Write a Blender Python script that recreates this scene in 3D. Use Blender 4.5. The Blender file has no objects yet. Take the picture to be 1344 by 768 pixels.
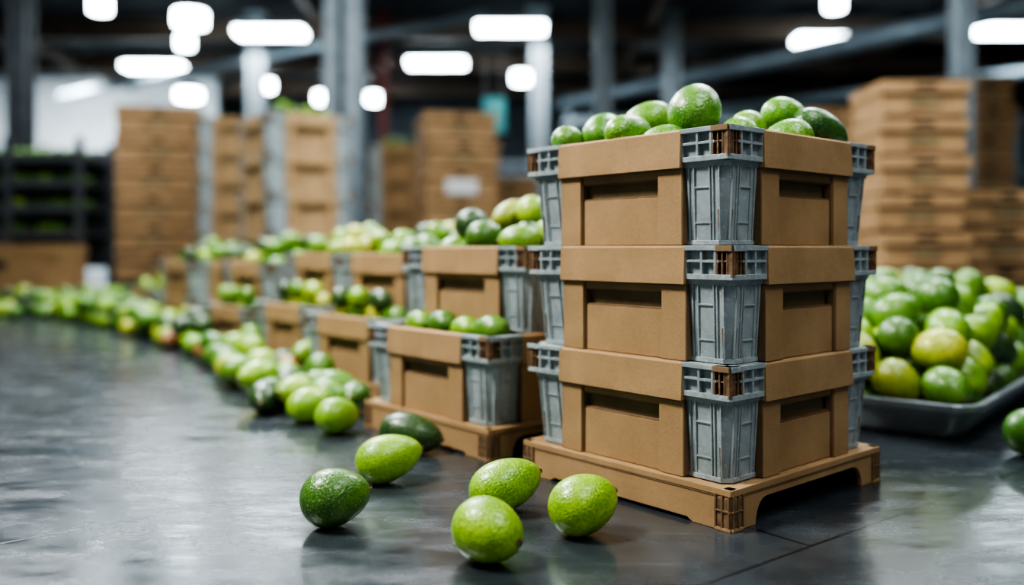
import bpy, bmesh, math, random
from mathutils import Vector, Matrix, Euler
random.seed(7)
S = bpy.context.scene
COL = S.collection

# ------------------------------------------------------------ materials
def new_mat(name):
    m = bpy.data.materials.new(name); m.use_nodes = True
    nt = m.node_tree; nt.nodes.clear()
    out = nt.nodes.new('ShaderNodeOutputMaterial'); b = nt.nodes.new('ShaderNodeBsdfPrincipled')
    nt.links.new(b.outputs[0], out.inputs[0])
    return m, nt, b
def noise(nt, vec, scale, detail=4, rough=.55):
    n = nt.nodes.new('ShaderNodeTexNoise'); n.inputs['Scale'].default_value = scale
    n.inputs['Detail'].default_value = detail; n.inputs['Roughness'].default_value = rough
    nt.links.new(vec, n.inputs['Vector']); return n.outputs['Fac']
def ramp(nt, fac, stops):
    r = nt.nodes.new('ShaderNodeValToRGB'); e = r.color_ramp.elements
    while len(e) < len(stops): e.new(.5)
    for el, (p, c) in zip(e, stops):
        el.position = p; el.color = (c[0], c[1], c[2], 1) if hasattr(c, '__len__') else (c, c, c, 1)
    nt.links.new(fac, r.inputs[0]); return r.outputs[0]
def mix(nt, fac, a, b, mode='MIX'):
    m = nt.nodes.new('ShaderNodeMix'); m.data_type = 'RGBA'; m.blend_type = mode
    for sock, v in ((m.inputs[0], fac), (m.inputs[6], a), (m.inputs[7], b)):
        if isinstance(v, (int, float)): sock.default_value = v
        elif isinstance(v, tuple): sock.default_value = (v[0], v[1], v[2], 1)
        else: nt.links.new(v, sock)
    return m.outputs[2]
def bump(nt, h, strength, dist, bsdf):
    b = nt.nodes.new('ShaderNodeBump'); b.inputs['Strength'].default_value = strength
    b.inputs['Distance'].default_value = dist
    nt.links.new(h, b.inputs['Height']); nt.links.new(b.outputs[0], bsdf.inputs['Normal'])
def coord(nt, scale=(1, 1, 1), kind='Object', rot=(0, 0, 0)):
    t = nt.nodes.new('ShaderNodeTexCoord'); mp = nt.nodes.new('ShaderNodeMapping')
    mp.inputs['Scale'].default_value = scale; mp.inputs['Rotation'].default_value = rot
    nt.links.new(t.outputs[kind], mp.inputs[0]); return mp.outputs[0]

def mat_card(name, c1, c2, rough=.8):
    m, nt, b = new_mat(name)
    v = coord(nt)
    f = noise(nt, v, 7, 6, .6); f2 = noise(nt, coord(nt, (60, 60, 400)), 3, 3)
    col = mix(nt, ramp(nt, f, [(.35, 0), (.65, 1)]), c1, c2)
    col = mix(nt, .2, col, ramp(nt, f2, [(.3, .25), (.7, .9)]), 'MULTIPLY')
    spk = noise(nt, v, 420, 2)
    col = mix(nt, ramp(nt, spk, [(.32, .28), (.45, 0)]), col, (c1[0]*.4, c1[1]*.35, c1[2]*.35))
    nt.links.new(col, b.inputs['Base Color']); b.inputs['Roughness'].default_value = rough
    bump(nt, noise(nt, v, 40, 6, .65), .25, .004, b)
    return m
M_CARD = mat_card('cardboard', (.34, .208, .094), (.44, .278, .134))
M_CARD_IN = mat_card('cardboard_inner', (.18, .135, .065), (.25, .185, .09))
M_CARD_EDGE = mat_card('cardboard_edge', (.17, .10, .05), (.25, .155, .08))
M_BOX = mat_card('cardboard_box_far', (.32, .185, .082), (.43, .26, .12))

def mat_plastic():
    m, nt, b = new_mat('grey_crate_plastic')
    v = coord(nt)
    f = noise(nt, v, 14, 6, .65)
    col = ramp(nt, f, [(.3, (.21, .25, .255)), (.7, (.39, .44, .445))])
    st = noise(nt, coord(nt, (40, 40, 9)), 1.3, 6, .7)
    col = mix(nt, ramp(nt, st, [(.58, 0), (.70, .7)]), col, (.12, .09, .06))
    sp = noise(nt, v, 120, 3)
    col = mix(nt, ramp(nt, sp, [(.60, 0), (.70, .5)]), col, (.62, .66, .66))
    nt.links.new(col, b.inputs['Base Color']); b.inputs['Roughness'].default_value = .40
    bump(nt, sp, .18, .001, b)
    return m
M_PLA = mat_plastic()
def mat_rust():
    m, nt, b = new_mat('brown_crate_lattice')
    col = ramp(nt, noise(nt, coord(nt), 60, 5), [(.3, (.08, .045, .022)), (.7, (.27, .16, .085))])
    nt.links.new(col, b.inputs['Base Color']); b.inputs['Roughness'].default_value = .65
    return m
M_RUST = mat_rust()

def mat_avo():
    m, nt, b = new_mat('avocado_skin')
    at = nt.nodes.new('ShaderNodeAttribute'); at.attribute_name = 'tint'
    v = coord(nt)
    f = noise(nt, v, 20, 4, .6)
    dark = mix(nt, 1.0, at.outputs['Color'], (.36, .55, .5), 'MULTIPLY')
    col = mix(nt, ramp(nt, f, [(.36, .7), (.60, 0)]), at.outputs['Color'], dark)
    dk = noise(nt, v, 150, 3, .6)
    col = mix(nt, ramp(nt, dk, [(.40, .5), (.52, 0)]), col, dark)
    sp = noise(nt, v, 300, 2, .5)
    light = mix(nt, .35, at.outputs['Color'], (.66, .78, .22))
    col = mix(nt, ramp(nt, sp, [(.56, 0), (.68, .65)]), col, light)
    nt.links.new(col, b.inputs['Base Color'])
    b.inputs['Roughness'].default_value = .36
    b.inputs['Specular IOR Level'].default_value = .5
    b.inputs['Coat Weight'].default_value = .35
    b.inputs['Coat Roughness'].default_value = .18
    vo = nt.nodes.new('ShaderNodeTexVoronoi'); vo.inputs['Scale'].default_value = 210
    nt.links.new(v, vo.inputs['Vector'])
    bump(nt, vo.outputs['Distance'], .38, .0026, b)
    return m
M_AVO = mat_avo()

def simple(name, c, rough=.6, metal=0, var=.25, sc=6):
    m, nt, b = new_mat(name)
    col = ramp(nt, noise(nt, coord(nt), sc, 5), [(.3, tuple(x*(1-var) for x in c)), (.7, tuple(x*(1+var) for x in c))])
    nt.links.new(col, b.inputs['Base Color']); b.inputs['Roughness'].default_value = rough
    b.inputs['Metallic'].default_value = metal
    return m
M_STEEL = simple('column_steel', (.18, .215, .235), .5)
M_DARKSTEEL = simple('dark_steel', (.05, .055, .06), .5)
M_BEAM = simple('beam_steel', (.10, .07, .05), .6)
M_DUCT = simple('duct_metal', (.19, .24, .27), .4, .3)
M_RED = simple('red_paint', (.16, .03, .025), .5)
M_TEAL = simple('teal_paint', (.02, .14, .14), .5)
M_WALLD = simple('wall_dark_panel', (.07, .088, .10), .8, 0, .35, 1.2)
M_WALLW = simple('wall_white_plaster', (.46, .51, .53), .8, 0, .15, 1.5)
M_CEIL = simple('ceiling_dark', (.030, .035, .040), .85)
M_TRAY = simple('tray_metal', (.27, .30, .315), .36, .45, .2, 8)
M_DARK = simple('dark_gap', (.025, .018, .012), .9)
M_LABEL = simple('paper_label', (.6, .6, .58), .7, 0, .05)
M_CONC = simple('far_metal_case', (.15, .18, .20), .5, .2)

def mat_emit(name, c, s):
    m = bpy.data.materials.new(name); m.use_nodes = True; nt = m.node_tree; nt.nodes.clear()
    o = nt.nodes.new('ShaderNodeOutputMaterial'); e = nt.nodes.new('ShaderNodeEmission')
    e.inputs[0].default_value = (*c, 1); e.inputs[1].default_value = s
    nt.links.new(e.outputs[0], o.inputs[0]); return m
M_LAMP = mat_emit('lamp_tube_glow', (.80, .93, 1), 24)

def mat_floor():
    m, nt, b = new_mat('polished_slate_floor')
    v = coord(nt, rot=(0, 0, math.radians(-38)))
    f = noise(nt, v, 1.6, 8, .62); f2 = noise(nt, v, 11, 7, .7)
    col = ramp(nt, f, [(.3, (.021, .027, .032)), (.7, (.062, .074, .083))])
    col = mix(nt, .6, col, ramp(nt, f2, [(.32, .30), (.68, 1.0)]), 'MULTIPLY')
    br = nt.nodes.new('ShaderNodeTexBrick'); br.offset = 0.5
    br.inputs['Scale'].default_value = 1; br.inputs['Mortar Size'].default_value = .004
    br.inputs['Brick Width'].default_value = 1.3; br.inputs['Row Height'].default_value = .85
    br.inputs['Mortar Smooth'].default_value = .3
    nt.links.new(v, br.inputs['Vector'])
    col = mix(nt, br.outputs['Fac'], col, (.010, .012, .014))
    sc = noise(nt, coord(nt, (3, 60, 1), rot=(0, 0, .5)), 1.0, 5, .6)
    col = mix(nt, ramp(nt, sc, [(.60, 0), (.74, .3)]), col, (.15, .17, .18))
    nt.links.new(col, b.inputs['Base Color'])
    f3 = noise(nt, coord(nt, (2, 5, 1), rot=(0, 0, -.7)), 2.4, 10, .70)
    r = ramp(nt, f3, [(.34, .12), (.66, .34)])
    nt.links.new(r, b.inputs['Roughness'])
    b.inputs['Specular IOR Level'].default_value = .9
    inv = nt.nodes.new('ShaderNodeMath'); inv.operation = 'SUBTRACT'
    nt.links.new(f2, inv.inputs[0]); nt.links.new(br.outputs['Fac'], inv.inputs[1])
    bump(nt, inv.outputs[0], .08, .003, b)
    return m
M_FLOOR = mat_floor()

# ------------------------------------------------------------ mesh builder
class MB:
    def __init__(s): s.v = []; s.f = []; s.m = []; s.mats = []
    def mi(s, mat):
        if mat not in s.mats: s.mats.append(mat)
        return s.mats.index(mat)
    def hexa(s, P, mat):
        n = len(s.v); s.v += [tuple(p) for p in P]; k = s.mi(mat)
        for f in ((0,3,2,1),(4,5,6,7),(0,1,5,4),(1,2,6,5),(2,3,7,6),(3,0,4,7)):
            s.f.append(tuple(n+i for i in f)); s.m.append(k)
    def box(s, x0, x1, y0, y1, z0, z1, mat, T=None):
        P = [Vector(p) for p in ((x0,y0,z0),(x1,y0,z0),(x1,y1,z0),(x0,y1,z0),(x0,y0,z1),(x1,y0,z1),(x1,y1,z1),(x0,y1,z1))]
        if T: P = [T @ p for p in P]
        s.hexa(P, mat)
    def loft(s, A, B, mat, T=None):
        A = [Vector(p) for p in A]; B = [Vector(p) for p in B]
        if T: A = [T @ p for p in A]; B = [T @ p for p in B]
        n = len(s.v); k = len(A); s.v += [tuple(p) for p in A+B]; mi = s.mi(mat)
        for i in range(k):
            j = (i+1) % k; s.f.append((n+i, n+j, n+k+j, n+k+i)); s.m.append(mi)
        s.f.append(tuple(n+i for i in reversed(range(k)))); s.m.append(mi)
        s.f.append(tuple(n+k+i for i in range(k))); s.m.append(mi)
    def cyl(s, p0, p1, r, mat, seg=16):
        p0 = Vector(p0); p1 = Vector(p1); d = (p1-p0).normalized()
        a = d.orthogonal().normalized(); b = d.cross(a)
        ring = [a*math.cos(t*2*math.pi/seg)*r + b*math.sin(t*2*math.pi/seg)*r for t in range(seg)]
        s.loft([p0+q for q in ring], [p1+q for q in ring], mat)
    def mesh(s, name):
        me = bpy.data.meshes.new(name); me.from_pydata(s.v, [], s.f)
        for m in s.mats: me.materials.append(m)
        me.polygons.foreach_set('material_index', s.m)
        bm = bmesh.new(); bm.from_mesh(me); bmesh.ops.recalc_face_normals(bm, faces=bm.faces); bm.to_mesh(me); bm.free()
        me.update(); return me
def obj(name, me, loc=(0,0,0), rz=0, sc=(1,1,1), bev=0):
    o = bpy.data.objects.new(name, me); COL.objects.link(o); o.location = loc; o.rotation_euler = (0,0,rz); o.scale = sc
    if bev:
        b = o.modifiers.new('Bevel','BEVEL'); b.width = bev; b.segments = 2; b.limit_method = 'ANGLE'; b.angle_limit = math.radians(50)
    return o

# ------------------------------------------------------------ produce crate
HX, HY, CH = .262, .268, .2155
def side_T(k):
    ang = [-math.pi/2, math.pi/2, 0, math.pi][k]
    hl, D = ((HX, HY) if k < 2 else (HY, HX))
    out = Vector((math.cos(ang), math.sin(ang), 0)); al = Vector((-out.y, out.x, 0))
    T = Matrix(((al.x, out.x, 0, 0), (al.y, out.y, 0, 0), (0, 0, 1, 0), (0, 0, 0, 1)))
    return T, hl, D
def make_crate():
    b = MB(); h = CH; cw = .108; rh = .058
    for k in range(4):
        T, L, D = side_T(k)
        W = L - cw
        def strip(x, f=0):   # folded cardboard flap, lower edge standing slightly off
            return [(x, D-.014, h-.070), (x, D+.0055+f, h-.072), (x, D+.0035, h-.004), (x, D-.001, h), (x, D-.020, h)]
        b.loft(strip(-W-.004), strip(W+.004, .0015), M_CARD, T)
        b.box(-W-.003, W+.003, D-.006, D+.0030, h-.0745, h-.0712, M_CARD_EDGE, T)
        for sg in (-1, 1):
            xa, xb = sorted((sg*(W+.001), sg*(W-.056)))
            b.box(xa, xb, D-.022, D-.003, .001, h-.066, M_CARD, T)
            xa, xb = sorted((sg*(W-.056), sg*(W-.059)))
            b.box(xa, xb, D-.022, D-.007, .001, h-.068, M_CARD_EDGE, T)
            xa, xb = sorted((sg*(W+.003), sg*(W-.0)))
            b.box(xa, xb, D-.02, D-.004, .002, h-.068, M_CARD_EDGE, T)
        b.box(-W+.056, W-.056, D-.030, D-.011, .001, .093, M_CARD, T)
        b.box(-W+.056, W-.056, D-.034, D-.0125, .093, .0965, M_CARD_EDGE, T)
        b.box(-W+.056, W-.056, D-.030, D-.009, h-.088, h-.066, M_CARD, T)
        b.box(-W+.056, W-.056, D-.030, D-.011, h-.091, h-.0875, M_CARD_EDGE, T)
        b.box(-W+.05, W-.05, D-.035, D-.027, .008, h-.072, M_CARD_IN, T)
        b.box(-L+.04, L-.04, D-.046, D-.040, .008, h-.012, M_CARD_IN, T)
        for sg in (-1, 1):
            def bx(p0, p1, y0, y1, z0, z1, m):
                xa, xb = sorted((sg*p0, sg*p1)); b.box(xa, xb, y0, y1, z0, z1, m, T)
            e = L - .001
            bx(W, e-.034, D-.022, D-.010, h-rh, h-.002, M_PLA)
            bx(e-.034, e-.012, D-.022, D-.015, h-rh, h-.004, M_RUST)
            bx(W-.001, e, D-.022, D+.003, h-.009, h, M_PLA)
            bx(W, e-.03, D-.012, D, h-.031, h-.026, M_PLA)
            bx(e-.034, e-.004, D-.018, D-.002, h-.030, h-.0265, M_RUST)
            bx(W-.001, e, D-.022, D+.001, h-rh-.004, h-rh+.006, M_PLA)
            for q in (.000, .036, .066):
                bx(W+q, W+q+.005, D-.012, D+.0005, h-rh, h-.003, M_PLA)
            for q in (.034, .023, .0125):
                bx(e-q-.002, e-q+.0016, D-.018, D, h-rh+.003, h-.006, M_RUST)
            bx(e-.005, e, D-.016, D+.001, h-rh, h-.003, M_RUST)
            bx(e-.036, e, D-.010, D+.0035, h-.0105, h+.0, M_CARD_EDGE if sg > 0 else M_PLA)
    for sx in (-1, 1):
        for sy in (-1, 1):
            def prof(i, c, z, t=.009, cwp=cw+.004):
                P = [(cwp, i), (i+c, i), (i, i+c), (i, cwp), (i+t, cwp), (i+t, i+t+c*.5), (i+t+c*.5, i+t), (cwp, i+t)]
                return [(sx*(HX-p), sy*(HY-q), z) for p, q in P]
            b.loft(prof(.023, .016, .001), prof(.011, .012, h-rh), M_PLA)
            b.loft(prof(.019, .016, .001), prof(.019, .016, .010), M_PLA)
            b.loft(prof(.009, .012, h-rh-.014), prof(.006, .010, h-rh), M_PLA)
            for p, w in ((.026, .003), (.040, .0035), (.047, .003), (.082, .003), (.094, .004)):
                for sw in (0, 1):
                    def pt(pp, q, z):
                        return (sx*(HX-pp), sy*(HY-q), z) if sw == 0 else (sx*(HX-q), sy*(HY-pp), z)
                    b.loft([pt(p+.006, .020, .010), pt(p+.006+w, .020, .010), pt(p+.006+w, .028, .010), pt(p+.006, .028, .010)],
                           [pt(p, .0075, h-rh-.004), pt(p+w, .0075, h-rh-.004), pt(p+w, .016, h-rh-.004), pt(p, .016, h-rh-.004)], M_PLA)
            for sw in (0, 1):
                def pt(pp, q, z):
                    return (sx*(HX-pp), sy*(HY-q), z) if sw == 0 else (sx*(HX-q), sy*(HY-pp), z)
                for z0, q0 in ((.040, .018), (.105, .0125)):
                    b.loft([pt(.050, q0, z0), pt(.088, q0, z0), pt(.088, .026, z0), pt(.050, .026, z0)],
                           [pt(.050, q0-.0005, z0+.004), pt(.088, q0-.0005, z0+.004), pt(.088, .026, z0+.004), pt(.050, .026, z0+.004)], M_PLA)
                b.loft([pt(.0335, .0195, .030), pt(.0365, .0195, .030), pt(.0365, .028, .030), pt(.0335, .028, .030)],
                       [pt(.0335, .0160, .066), pt(.0365, .0160, .066), pt(.0365, .028, .066), pt(.0335, .028, .066)], M_RUST)
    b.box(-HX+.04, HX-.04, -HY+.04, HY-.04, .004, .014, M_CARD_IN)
    return b.mesh('produce_crate')
ME_CRATE = make_crate()

def make_pallet(ph):
    b = MB(); E = .006
    for k in range(4):
        T, L, D = side_T(k); L += E; D += E
        arch = (k < 2)
        a0 = L-.085; r = .035; top = ph*.62
        if arch:
            pts = [(-L, 0), (-a0-.02, 0)]
            for i in range(7):
                t = i/6*math.pi/2; pts.append((-a0-.01+r*(1-math.cos(t)), top*math.sin(t)))
            for i in range(7):
                t = (1-i/6)*math.pi/2; pts.append((a0+.01-r*(1-math.cos(t)), top*math.sin(t)))
            pts += [(a0+.02, 0), (L, 0), (L, ph-.008), (-L, ph-.008)]
        else:
            pts = [(-L, 0), (-a0, 0), (-a0+.012, .007), (a0-.012, .007), (a0, 0), (L, 0), (L, ph-.008), (-L, ph-.008)]
        b.loft([(x, D-.010, z) for x, z in pts], [(x, D, z) for x, z in pts], M_CARD, T)
        b.box(-L, L, D-.02, D+.002, ph-.012, ph, M_CARD, T)
        b.box(-L+.036, L-.036, D-.004, D+.0012, ph-.016, ph-.0125, M_CARD_EDGE, T)
        for sg in (-1, 1):
            for q in (0.002, .016, .030):
                xa, xb = sorted((sg*(L-q), sg*(L-q-.004)))
                b.box(xa, xb, D-.004, D+.004, .004, ph-.01, M_CARD_EDGE, T)
            xa, xb = sorted((sg*L, sg*(L-.034)))
            b.box(xa, xb, D-.002, D+.0015, .006, ph-.016, M_RUST, T)
            b.box(xa, xb, D-.002, D+.004, ph*.45, ph*.45+.004, M_CARD_EDGE, T)
            b.box(xa, xb, D-.002, D+.004, .0, .006, M_CARD, T)
            xa, xb = sorted((sg*(L-.012), sg*(L-.075)))
            b.box(xa, xb, D-.075, D-.012, .001, ph-.012, M_CARD_EDGE, T)
    b.box(-HX+.0, HX, -HY, HY, ph-.010, ph-.001, M_CARD)
    return b.mesh('cardboard_pallet_tray')

TH = math.radians(40.8)
U = Vector((math.cos(TH), math.sin(TH), 0)); V = Vector((-math.sin(TH), math.cos(TH), 0))

# ------------------------------------------------------------ avocados
BR = [(.28, .46, .020), (.21, .39, .018), (.36, .50, .030), (.18, .35, .018)]
MD = [(.10, .23, .018), (.075, .19, .016), (.13, .28, .022)]
DK = [(.026, .075, .014), (.038, .095, .016), (.020, .055, .014)]
YL = [(.56, .53, .05), (.50, .50, .05), (.44, .48, .05)]
RD = [(.42, .17, .07)]
def pick(w):
    g = random.choices([BR, MD, DK, YL, RD], weights=w)[0]
    c = random.choice(g); j = random.uniform(.85, 1.12)
    return tuple(x*j for x in c)
def avo_geo(a, br, seg, rings, tint, pear=.12):
    vs, fs, cs = [], [], []
    th = [0.0] + [math.pi*(i/rings) for i in range(1, rings)] + [math.pi]
    prof = [(a+.0035, 0, 1), (a+.0038, .0045, 1), (a-.0005, .0055, 1)]
    for t in th[1:-1]:
        r = br*math.sin(t)**.97*(1-pear*math.cos(t)); x = a*math.cos(t)
        if r > .007: prof.append((x, r, 0))
    prof.append((-a, 0, 0))
    idx = []
    for x, r, st in prof:
        if r == 0: idx.append([len(vs)]); vs.append(Vector((x, 0, 0))); cs.append((.16, .10, .04) if st else tint)
        else:
            ring = []
            for j in range(seg):
                p = 2*math.pi*j/seg; ring.append(len(vs)); vs.append(Vector((x, r*math.cos(p), r*math.sin(p))))
                cs.append((.16, .10, .04) if st else tint)
            idx.append(ring)
    for i in range(len(idx)-1):
        A, B = idx[i], idx[i+1]
        for j in range(seg):
            k = (j+1) % seg
            if len(A) == 1: fs.append((A[0], B[j], B[k]))
            elif len(B) == 1: fs.append((A[j], B[0], A[k]))
            else: fs.append((A[j], B[j], B[k], A[k]))
    return vs, fs, cs
def avo_mesh(name, items, seg=20, rings=12):
    v, f, c = [], [], []
    for pos, eul, a, br, tint in items:
        vs, fs, cs = avo_geo(a, br, seg, rings, tint, random.uniform(.08, .20))
        R = Euler(eul).to_matrix(); n = len(v); P = Vector(pos)
        v += [tuple(R @ q + P) for q in vs]; f += [tuple(n+i for i in q) for q in fs]; c += cs
    me = bpy.data.meshes.new(name); me.from_pydata(v, [], f)
    at = me.color_attributes.new('tint', 'FLOAT_COLOR', 'POINT')
    at.data.foreach_set('color', [x for q in c for x in (q[0], q[1], q[2], 1.0)])
    me.polygons.foreach_set('use_smooth', [True]*len(me.polygons))
    me.materials.append(M_AVO); me.update(); return me
def drop(n, sampler, base, hmax, r=.047, cand=40, existing=None):
    pts = list(existing or [])
    out = []
    for _ in range(n):
        best = None
        for _c in range(cand):
            x, y = sampler(); z = base + r
            for q in pts:
                d2 = (x-q[0])**2 + (y-q[1])**2; R2 = (1.9*r)**2
                if d2 < R2: z = max(z, q[2] + math.sqrt(R2-d2))
            if z + r*.6 > hmax(x, y): continue
            if best is None or z < best[2]: best = (x, y, z)
        if best is None: continue
        pts.append(best); out.append(best)
    return out
def rnd_items(pts, w, a=(.060, .070), b=(.042, .048), tilt=.6):
    return [((x, y, z), (random.uniform(0, 6), random.uniform(-tilt, tilt), random.uniform(0, 6.28)),
             random.uniform(*a), random.uniform(*b), pick(w)) for x, y, z in pts]

def crate_pile(center, ztop, rise, n, w, rz=TH, extra=None, base_drop=.10):
    ix, iy = HX-.050-.048, HY-.050-.048
    smp = lambda: (random.uniform(-ix, ix), random.uniform(-iy, iy))
    hm = lambda x, y: base_drop + rise*(1-.55*max(abs(x)/ix, abs(y)/iy)**2) + .02
    ex = [e[0] for e in (extra or [])]
    pts = drop(n, smp, 0, hm, existing=ex)
    items = rnd_items(pts, w, (.054, .063), (.042, .048)) + (extra or [])
    return obj('avocado_pile', avo_mesh('avocado_pile', items, 22, 14), (center[0], center[1], ztop-base_drop), rz)

# ---- main stack
def corner_to_center(F): return Vector((F[0], F[1], 0)) + U*(HX+.004) + V*(HY+.004)
PH = .074
ME_PAL = make_pallet(PH); ME_PAL_LOW = make_pallet(.05)
C1 = corner_to_center((.385, 1.540))
obj('cardboard_pallet_tray', ME_PAL, C1, TH, bev=.0012)
for i, (dx, dy, dr) in enumerate(((0, 0, 0), (.003, -.002, .004), (-.001, .001, -.005))):
    obj('produce_crate', ME_CRATE, (C1.x+dx, C1.y+dy, PH + i*CH), TH+dr, bev=.0009)
ZT = PH + 3*CH
def loc(X, Y, Z):
    d = Vector((X, Y, 0)) - C1
    return (d.dot(U), d.dot(V), Z - (ZT-.10))
ex = [
 (loc(.376, 1.80, .782), (0, -.75, .35), .067, .054, (.13, .30, .035)),
 (loc(.305, 1.96, .782), (0, .25, 2.6), .062, .045, (.19, .40, .03)),
 (loc(.205, 1.96, .760), (0, -.5, .3), .064, .042, (.11, .29, .025)),
 (loc(.242, 1.81, .741), (0, -.16, .15), .070, .036, (.16, .37, .03)),
 (loc(.128, 1.955, .738), (0, .0, .3), .050, .034, (.14, .31, .04)),
 (loc(.598, 1.90, .780), (0, .2, -.1), .070, .042, (.19, .42, .03)),
 (loc(.655, 1.865, .748), (0, .30, -.2), .076, .044, (.05, .15, .025)),
 (loc(.50, 1.86, .750), (0, .1, .6), .060, .040, (.24, .45, .035)),
 (loc(.46, 1.76, .722), (0, .1, .3), .054, .040, (.19, .40, .03)),
 (loc(.56, 1.78, .722), (0, .1, 2.3), .052, .040, (.16, .36, .03)),
 (loc(.30, 1.74, .705), (0, .1, 2.3), .052, .040, (.14, .34, .03)),
]
crate_pile(C1, ZT, .025, 34, (4, 4, 2, 0, 0), extra=ex)

# ---- row of stacks running back: upper crate set back so fruit shows on the lower one
rows = [((-.055, 2.055), PH, TH, ME_PAL, .115), ((-.42, 2.84), .05, TH+.03, ME_PAL_LOW, .14), ((-.79, 3.48), .05, TH-.02, ME_PAL_LOW, .14),
        ((-1.25, 4.14), .0, TH+.02, None, .1), ((-1.83, 5.0), .0, TH, None, .0), ((-2.45, 5.95), 0, TH, None, .0)]
foot = [(C1, 0)]
for ri, (F, p, rz, pm, sh) in enumerate(rows):
    C = corner_to_center(F); foot.append((C, 0))
    if pm: obj('cardboard_pallet_tray', pm, C, rz, bev=.0012)
    obj('produce_crate', ME_CRATE, (C.x, C.y, p), rz, bev=.0009 if ri == 0 else 0)
    u = Vector((math.cos(rz), math.sin(rz), 0))
    C2 = C + u*sh
    if ri < 5:
        foot.append((C2, 0))
        obj('produce_crate', ME_CRATE, (C2.x, C2.y, p+CH), rz+.006, bev=.0009 if ri == 0 else 0)
        crate_pile(C2, p+2*CH, (.105, .095, .11, .12, .12)[ri], 52, (5, 3, 1.8, 1.5, .6), rz)
    else:
        crate_pile(C2, p+CH, .12, 52, (5, 3, 1.4, .7, .25), rz)
    if sh > .05:
        its = []
        y = -HY+.10
        while y < HY-.09:
            its.append(((-HX+.03+sh*.5, y, .004+random.uniform(-.006, .01)), (random.random()*6, random.uniform(-.1, .1), 1.57+random.uniform(-.3, .3)),
                        .058, .038, pick((4, 3, 2, 2, 0))))
            y += .103
        if ri:
            for y in (-.11, .03, .14):
                its.append(((-HX+.012+sh*.5, y, .058), (random.random()*6, random.uniform(-.2, .2), 1.4+random.uniform(-.5, .5)), .058, .038, pick((4, 3, 2, 1, 0))))
        obj('avocado_pile', avo_mesh('avocado_pile', its, 22, 14), (C.x, C.y, p+CH), rz)

# ---- loose avocados
def solo(X, Y, a, b, tint, eul):
    me = avo_mesh('avocado', [((0, 0, 0), (0, 0, 0), a, b, tint)], 48, 32)
    o = obj('avocado', me, (X, Y, 0)); o.rotation_euler = eul
    R = Euler(eul).to_matrix()
    o.location.z = -min((R @ v.co).z for v in me.vertices)
    return o
solo(-.318, 1.576, .063, .051, (.08, .19, .022), (.4, -.14, .25))
solo(-.262, 1.870, .073, .049, (.30, .50, .025), (1.2, -.20, .40))
solo(-.246, 2.140, .080, .048, (.028, .075, .016), (2, .16, -.20))
solo(-.012, 1.660, .073, .048, (.27, .47, .025), (3, -.26, .40))
solo(.125, 1.530, .064, .051, (.32, .51, .022), (.9, -.26, .40))
solo(-.038, 1.396, .061, .051, (.30, .49, .022), (2.2, .12, -.62))
solo(1.250, 2.120, .066, .056, (.09, .25, .025), (2.2, .08, 1.1))
solo(-.470, 2.37, .070, .048, (.26, .45, .025), (1.2, .1, 1.0))
solo(-.58, 2.52, .072, .050, (.29, .48, .025), (1.7, -.1, .8))
near = ((-.47, 2.37), (-.58, 2.52))

# ---- band of spilled avocados along the row
edge = [(-.74, 2.62), (-.92, 3.0), (-1.42, 4.0), (-2.45, 5.35), (-3.5, 6.5), (-4.3, 7.1)]
inner = [(-.46, 2.66), (-.66, 3.55), (-1.0, 4.3), (-1.7, 5.6), (-2.5, 7.2), (-3.2, 8.0)]
def band():
    while True:
        t = random.random()**.9*(len(edge)-1); i = min(int(t), len(edge)-2); f = t-i
        A = Vector(edge[i]).lerp(Vector(edge[i+1]), f); B = Vector(inner[i]).lerp(Vector(inner[i+1]), f)
        P = A.lerp(B, random.random()**1.1)
        ok = True
        for C, r in foot:
            d = Vector((P.x, P.y, 0)) - C
            if abs(d.dot(U)) < HX+.085 and abs(d.dot(V)) < HY+.085: ok = False; break
        if ok and any((P.x-a)**2+(P.y-b)**2 < .016 for a, b in near): ok = False
        if ok: return P.x, P.y
pts = drop(330, band, 0, lambda x, y: .13 if y < 4 else .2, r=.05, cand=6)
obj('spilled_avocado_heap', avo_mesh('spilled_avocado_heap', rnd_items(pts, (4.5, 4, 3.5, .7, .2), (.064, .075), (.046, .051), .12), 20, 12))
pts = drop(10, lambda: (random.uniform(-4.4, -3.3), random.uniform(5.6, 6.5)), 0, lambda x, y: .12, r=.05, cand=6)
obj('spilled_avocado_heap', avo_mesh('spilled_avocado_heap', rnd_items(pts, (4, 4, 2, 0, 0), (.062, .073), (.047, .052), .2), 16, 10))

# ---- metal tray with avocado mound on the right
TA = math.radians(50)
tu = Vector((math.cos(TA), math.sin(TA), 0)); tv = Vector((-math.sin(TA), math.cos(TA), 0))
TL, TW, TZ = 1.75, .80, .10
TC = Vector((1.165, 2.19, 0)) + tu*TL/2 + tv*TW/2
def rrect(hx, hy, r, z, seg=6):
    P = []
    for cx, cy, a0 in ((hx-r, hy-r, 0), (-hx+r, hy-r, 90), (-hx+r, -hy+r, 180), (hx-r, -hy+r, 270)):
        for i in range(seg+1):
            a = math.radians(a0+90*i/seg); P.append((cx+r*math.cos(a), cy+r*math.sin(a), z))
    return P
def ring_mesh(name, profs, mat):
    v, f = [], []; n = len(profs[0])
    for p in profs: v += p
    for i in range(len(profs)-1):
        for j in range(n):
            k = (j+1) % n; f.append((i*n+j, i*n+k, (i+1)*n+k, (i+1)*n+j))
    f.append(tuple(reversed(range(n)))); L = (len(profs)-1)*n; f.append(tuple(L+j for j in range(n)))
    me = bpy.data.meshes.new(name); me.from_pydata(v, [], f); me.materials.append(mat)
    bm = bmesh.new(); bm.from_mesh(me); bmesh.ops.recalc_face_normals(bm, faces=bm.faces); bm.to_mesh(me); bm.free()
    return me
hx, hy = TL/2, TW/2
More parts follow.
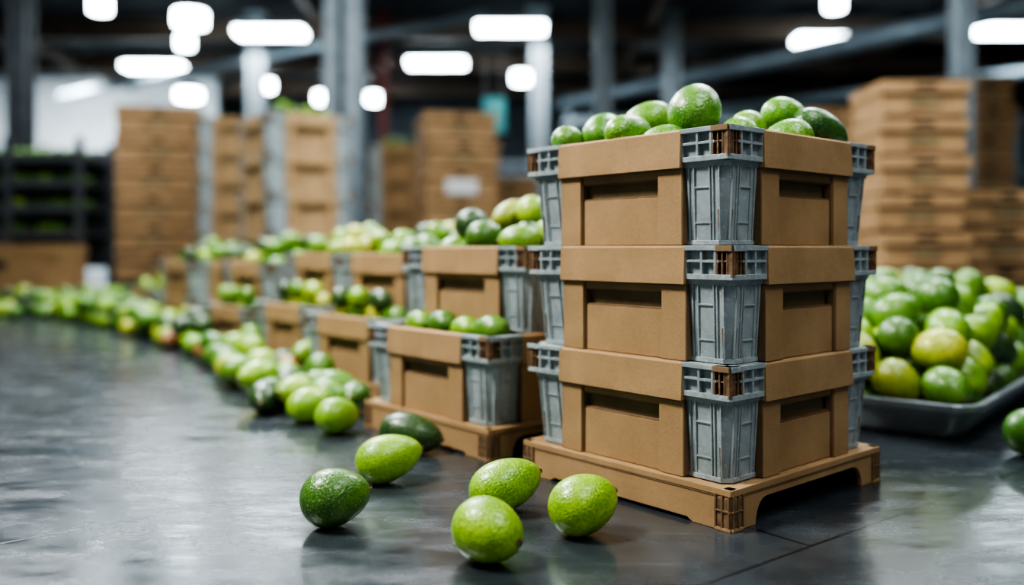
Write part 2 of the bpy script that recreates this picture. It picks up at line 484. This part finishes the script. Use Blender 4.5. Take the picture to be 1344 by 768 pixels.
me = ring_mesh('metal_tray', [rrect(hx-.07, hy-.07, .05, .0), rrect(hx-.06, hy-.06, .06, .006), rrect(hx-.048, hy-.048, .06, .050), rrect(hx-.030, hy-.030, .06, .056),
     rrect(hx-.024, hy-.024, .07, TZ-.024), rrect(hx, hy, .08, TZ-.020), rrect(hx+.002, hy+.002, .08, TZ-.003), rrect(hx, hy, .08, TZ),
     rrect(hx-.018, hy-.018, .06, TZ), rrect(hx-.050, hy-.050, .05, .016)], M_TRAY)
obj('metal_tray', me, TC, TA, bev=.0015)
ix, iy = hx-.085, hy-.085
pts = drop(520, lambda: (random.uniform(-ix, ix), random.uniform(-iy, iy)), .014,
           lambda x, y: .20 + .21*(1-max(abs(x)/(ix+.04), abs(y)/(iy+.04))**3.5), r=.058, cand=30)
obj('avocado_mound', avo_mesh('avocado_mound', rnd_items(pts, (4.5, 5, 2.2, 1.6, .15), (.066, .076), (.055, .061), .9), 24, 16), TC, TA)

# ------------------------------------------------------------ background
def box_stack(X, Y, w, d, bh, n, rz=0, jit=.02, cols=1, label=False):
    b = MB(); z = .12
    for k in (-1, 0, 1): b.box(k*w*.42-.05, k*w*.42+.05, -d/2, d/2, 0, .10, M_BEAM)
    b.box(-w/2, w/2, -d/2, d/2, .10, .12, M_BEAM)
    for i in range(n):
        cw_ = w/cols
        for c in range(cols):
            ox = -w/2+cw_*(c+.5)+random.uniform(-jit, jit); oy = random.uniform(-jit, jit)
            T = Matrix.Translation((ox, oy, z)) @ Matrix.Rotation(random.uniform(-.04, .04), 4, 'Z')
            a, e = cw_/2-.012, d/2-.01
            b.box(-a+.015, a-.015, -e+.015, e-.015, 0, bh*.66, M_BOX, T)
            b.box(-a, a, -e, e, bh*.62, bh-.018, M_BOX, T)
            b.box(-a+.03, a-.03, -e+.03, e-.03, bh-.019, bh-.0, M_DARK, T)
            b.box(-a+.01, a-.01, -e+.004, -e+.02, bh*.54, bh*.62, M_DARK, T)
            b.box(-a+.02, a-.02, -e+.004, -e+.02, 0, bh*.08, M_CARD_EDGE, T)
            b.box(-a*.35, a*.35, -e+.006, -e+.03, bh*.25, bh*.45, M_CARD_IN, T)
            b.box(-.07, .07, -e-.002, -e+.02, bh*.72, bh*.84, M_DARK, T)
            b.box(a-.02, a+.002, -.07, .07, bh*.72, bh*.84, M_DARK, T)
            if label and i == n-3: b.box(-.18, .18, -e-.004, -e+.01, bh*.1, bh*.6, M_LABEL, T)
        z += bh
    return obj('cardboard_box_stack', b.mesh('cardboard_box_stack'), (X, Y, 0), rz)
def big_crates(X, Y, n, rz, k, lay, fruit=70):
    for i in range(n):
        obj('produce_crate', ME_CRATE, (X, Y, i*lay), rz+random.uniform(-.03, .03), (k, k, lay/CH))
    if fruit:
        ix = HX*k-.18
        pts = drop(fruit, lambda: (random.uniform(-ix, ix), random.uniform(-ix, ix)), 0, lambda x, y: .22, r=.05, cand=12)
        obj('avocado_pile', avo_mesh('avocado_pile', rnd_items(pts, (4, 4, 3, 0, 0)), 14, 9), (X, Y, n*lay-.1), rz)
box_stack(-4.38, 11.0, 1.0, 1.0, .35, 6, .22)
big_crates(-3.38, 10.4, 6, .45, 1.35, .335, 0)
box_stack(-4.15, 12.8, 1.3, .9, .37, 6, .0)
big_crates(-1.98, 8.0, 5, .62, 1.5, .335, 70)
big_crates(-1.50, 11.4, 5, .2, 1.4, .36, 60)
box_stack(-.66, 10.2, .85, .85, .32, 6, .25, label=True)
box_stack(.0, 12.0, .7, .8, .33, 4, .05)
box_stack(2.70, 6.0, .60, .58, .25, 6, -.05, .03)
box_stack(3.48, 6.5, .75, .6, .27, 3, .15)
box_stack(4.3, 8.3, .9, .8, .30, 3, .1)
box_stack(6.05, 11.5, .7, .8, .37, 7, .05)
box_stack(4.05, 11.5, .8, .8, .36, 6, .05)
box_stack(2.6, 11, 1.2, .9, .34, 4, .05, cols=2)

# left shelving rack with produce
b = MB(); x0, x1, y0, y1 = -5.5, -4.12, 8.35, 9.0
for x in (x0, -4.8, x1):
    for y in (y0, y1): b.box(x-.03, x+.03, y-.03, y+.03, 0, 1.56, M_DARKSTEEL)
for z in (.62, .86, 1.10, 1.34):
    b.box(x0, x1, y0, y1, z, z+.03, M_DARKSTEEL); b.box(x0, x1, y0-.02, y0, z-.02, z+.05, M_DARKSTEEL)
b.box(x0, x1, y1, y1+.01, .3, 1.5, M_DARKSTEEL)
obj('shelving_rack', b.mesh('shelving_rack'))
its = []
for z in (.65, .89, 1.13, 1.37):
    x = x0+.12
    while x < x1-.08:
        for y in (y0+.1, y0+.25, y0+.42):
            its.append(((x, y, z+.052), (random.random()*6, .05, random.random()*6), .06, .046, pick((1.6, 3, 5, 0, 0))))
        x += .125
obj('avocado_shelf_row', avo_mesh('avocado_shelf_row', its, 12, 8))
b = MB()
b.box(-5.3, -4.02, 7.9, 8.28, 0, .50, M_BOX); b.box(-5.31, -4.01, 7.89, 8.29, .44, .53, M_BOX)
b.box(-4.70, -4.55, 7.885, 7.9, .32, .38, M_DARK); b.box(-4.67, -4.65, 7.888, 7.9, 0, .44, M_CARD_EDGE)
obj('cardboard_bin', b.mesh('cardboard_bin'), bev=.004)

def column(X, Y, w, mat=M_STEEL, name='steel_column', h=4.3):
    b = MB(); t = w*.14
    b.box(-w/2, w/2, -w/2, -w/2+t, 0, h, mat); b.box(-w/2, w/2, w/2-t, w/2, 0, h, mat)
    b.box(-t/2, t/2, -w/2, w/2, 0, h, mat); b.box(-w*.7, w*.7, -w*.7, w*.7, 0, .03, mat)
    b.box(-w*.7, w*.7, -w*.7, w*.7, h-.04, h, mat)
    obj(name, b.mesh(name), (X, Y, 0), 0, bev=0)
column(-1.76, 9.2, .37); column(.42, 13.9, .26); column(1.24, 12, .22); column(2.55, 14, .25)
column(5.13, 10, .2); column(-4.15, 14.2, .24); column(-5.6, 10, .22, M_DARKSTEEL)
column(-2.05, 14, .12, M_RED, 'red_column')

# lamps
def lamp_long(X, Y, z=3.8, L=1.05):
    b = MB()
    b.box(-L/2, L/2, -.20, .20, .04, .12, M_STEEL)
    b.box(-L/2+.02, L/2-.02, -.19, .19, -.05, .04, M_LAMP)
    for k in (-1, 1): b.cyl((k*L*.4, 0, .11), (k*L*.4, 0, 4.3-z), .012, M_DARKSTEEL, 8)
    obj('fluorescent_ceiling_lamp', b.mesh('fluorescent_ceiling_lamp'), (X, Y, z))
def lamp_round(X, Y, z=3.8, r=.16):
    b = MB(); rg = lambda rr, zz: [(rr*math.cos(i*math.pi/10), rr*math.sin(i*math.pi/10), zz) for i in range(20)]
    b.loft(rg(r, -.14), rg(r, .04), M_LAMP); b.loft(rg(r*1.06, .04), rg(r*.4, .2), M_DARKSTEEL)
    b.cyl((0, 0, .18), (0, 0, 4.3-z), .012, M_DARKSTEEL, 8)
    obj('high_bay_lamp', b.mesh('high_bay_lamp'), (X, Y, z))
for X, Y in ((-3.69, 13.4), (-6.5, 15.9), (-.02, 13.1), (-1.34, 15.6), (5.0, 13.85), (7.55, 13.3)): lamp_long(X, Y)
for X, Y, r in ((-6.86, 18.6, .26), (-4.55, 12.4, .22), (-5.15, 13.8, .12), (-5.5, 11.7, .13), (.19, 16.7, .18), (-4.05, 18.9, .2), (-2.95, 19, .2),
             (-4.9, 17.5, .14), (6.33, 12.6, .11), (2.95, 17.3, .18), (4.27, 11.6, .12)): lamp_round(X, Y, 3.8, r)
for X, Y in ((-2.4, 1.4), (-2.2, 5.2), (1.6, 5.2), (1.6, 1.2), (4.8, 5.2)): lamp_long(X, Y, 3.9, 1.3)  # out-of-view fixtures added overhead to house the area lights

# ceiling structure, ducts
b = MB()
for y in (6, 8.5, 11, 14.6, 17.2, 20):
    b.box(-13, 13, y-.1, y+.1, 4.24, 4.3, M_BEAM); b.box(-13, 13, y-.02, y+.02, 4.0, 4.26, M_BEAM); b.box(-13, 13, y-.1, y+.1, 3.96, 4.0, M_BEAM)
for x in (-8.5, -3, 2.2, 6.8): b.box(x-.05, x+.05, 0, 22, 4.02, 4.22, M_BEAM)
obj('roof_beams', b.mesh('roof_beams'))
b = MB(); b.cyl((1.0, 18, 3.45), (6.4, 10.5, 3.45), .14, M_DUCT); b.cyl((2.2, 19, 3.2), (9.5, 12, 3.2), .10, M_DUCT); b.cyl((-9, 17.5, 3.55), (-.4, 12.4, 3.8), .07, M_DUCT)
for p in ((3.16, 15.0), (5.5, 11.75)): b.cyl((p[0], p[1], 3.45), (p[0], p[1], 4.3), .02, M_DARKSTEEL, 8)
for p in ((4.0, 17.3), (8, 13.4)): b.cyl((p[0], p[1], 3.2), (p[0], p[1], 4.3), .02, M_DARKSTEEL, 8)
for p in ((-7, 16.3), (-1.5, 13.05)): b.cyl((p[0], p[1], 3.6), (p[0], p[1], 4.3), .02, M_DARKSTEEL, 8)
obj('ventilation_duct', b.mesh('ventilation_duct'))
b = MB(); b.box(-.18, .18, -.03, .03, 0, .55, M_TEAL)
for k in (-.13, .13): b.cyl((k, 0, .55), (k, 0, 1.85), .01, M_DARKSTEEL, 8)
obj('hanging_sign', b.mesh('hanging_sign'), (-.29, 14, 2.35))
b = MB()
for x in [1.0+1.6*i for i in range(7)]:
    b.box(x-.05, x+.05, 15.5, 15.6, 0, 2.9, M_DUCT); b.box(x-.05, x+.05, 16.4, 16.5, 0, 2.9, M_DUCT)
for z in (.9, 1.8, 2.7):
    b.box(1, 10.6, 15.48, 15.6, z, z+.12, M_DUCT); b.box(1, 10.6, 15.5, 16.5, z+.1, z+.13, M_DARKSTEEL)
obj('pallet_racking', b.mesh('pallet_racking'))
b = MB()
for z in (.93, 1.83):
    for x in [1.2+.8*i for i in range(11)]:
        if random.random() < .7: b.box(x, x+.65, 15.7, 16.3, z+.0, z+random.uniform(.35, .6), random.choice([M_BOX, M_CONC, M_BOX]))
obj('racked_carton_row', b.mesh('racked_carton_row')).location.z = .102
b = MB(); b.box(-.9, .9, -.5, .5, .1, 1.9, M_CONC); b.box(-.8, .8, -.53, -.5, .9, 1.7, M_DARKSTEEL); b.box(-1, 1, -.6, .6, 1.9, 2.0, M_STEEL)
for k in (-.8, .8): b.box(k-.06, k+.06, -.4, .4, 0, .1, M_DARKSTEEL)
obj('sorting_machine', b.mesh('sorting_machine'), (-.3, 15.6, 0))

# room shell
def slab(name, x0, x1, y0, y1, z0, z1, mat):
    b = MB(); b.box(x0, x1, y0, y1, z0, z1, mat); return obj(name, b.mesh(name))
slab('floor', -13, 13, -4, 22, -.1, 0, M_FLOOR)
slab('ceiling', -13, 13, -4, 22, 4.3, 4.4, M_CEIL)
slab('wall_back', -13, 13, 22, 22.2, 0, 4.3, M_WALLD)
slab('wall_left', -13.2, -13, -4, 22, 0, 4.3, M_WALLW)
slab('wall_right', 13, 13.2, -4, 22, 0, 4.3, M_WALLD)
slab('wall_partition', -13, -6.6, 19.6, 19.8, 0, 4.3, M_WALLW)

# ------------------------------------------------------------ lights
def area(name, loc, target, size, energy, color=(1, 1, 1), sy=None):
    l = bpy.data.lights.new(name, 'AREA'); l.energy = energy; l.color = color; l.size = size
    if sy: l.shape = 'RECTANGLE'; l.size_y = sy
    o = bpy.data.objects.new(name, l); COL.objects.link(o); o.location = loc
    d = Vector(target)-Vector(loc); o.rotation_euler = d.to_track_quat('-Z', 'Y').to_euler(); return o
area('key_area_left', (-2.4, 1.4, 3.7), (.3, 1.9, .3), .9, 235, (1, .98, .93))  # unseen key light added overhead, coming from the left
area('rim_area_rear', (-1.8, 5.2, 3.7), (-.2, 3, .2), 1.3, 200, (.92, .97, 1))  # added rim light from behind the stacks, out of view
area('added_area_right', (1.8, 4.6, 3.7), (1, 2.6, .2), 1.2, 66, (.92, .97, 1))  # unseen area light added above the tray mound
area('fill_area_front', (1.4, -.6, 3.6), (.7, 2, .4), 1.2, 46, (1, .98, .95))  # added fill from behind the camera, no fixture there
for i, (x, y, ty, e) in enumerate(((-4.5, 8.0, .6, 115), (-.6, 7.2, .6, 75), (3.6, 4.2, .6, 52), (4, 9, .6, 52), (-9, 16.6, 1.4, 400), (1, 13, .6, 95), (-4, 14, .6, 72))):
    area('hall_fill_area', (x, y, 3.6), (x, y+ty, 0), 1.4, e, (.89, .95, 1))  # area lights added to brighten background boxes and partition wall
w = bpy.data.worlds.new('World'); S.world = w; w.use_nodes = True
w.node_tree.nodes['Background'].inputs[0].default_value = (.60, .71, .82, 1)
w.node_tree.nodes['Background'].inputs[1].default_value = .31

# ------------------------------------------------------------ camera
cam = bpy.data.cameras.new('camera'); co = bpy.data.objects.new('camera', cam); COL.objects.link(co)
co.location = (0, 0, .5); co.rotation_euler = (math.pi/2, 0, 0)
cam.sensor_width = 36; cam.lens = 1150/1344*36; cam.shift_y = -58/1344
cam.dof.use_dof = True; cam.dof.focus_distance = 1.60; cam.dof.aperture_fstop = .95
S.camera = co
S.view_settings.look = 'AgX - High Contrast'
S.view_settings.exposure = .25
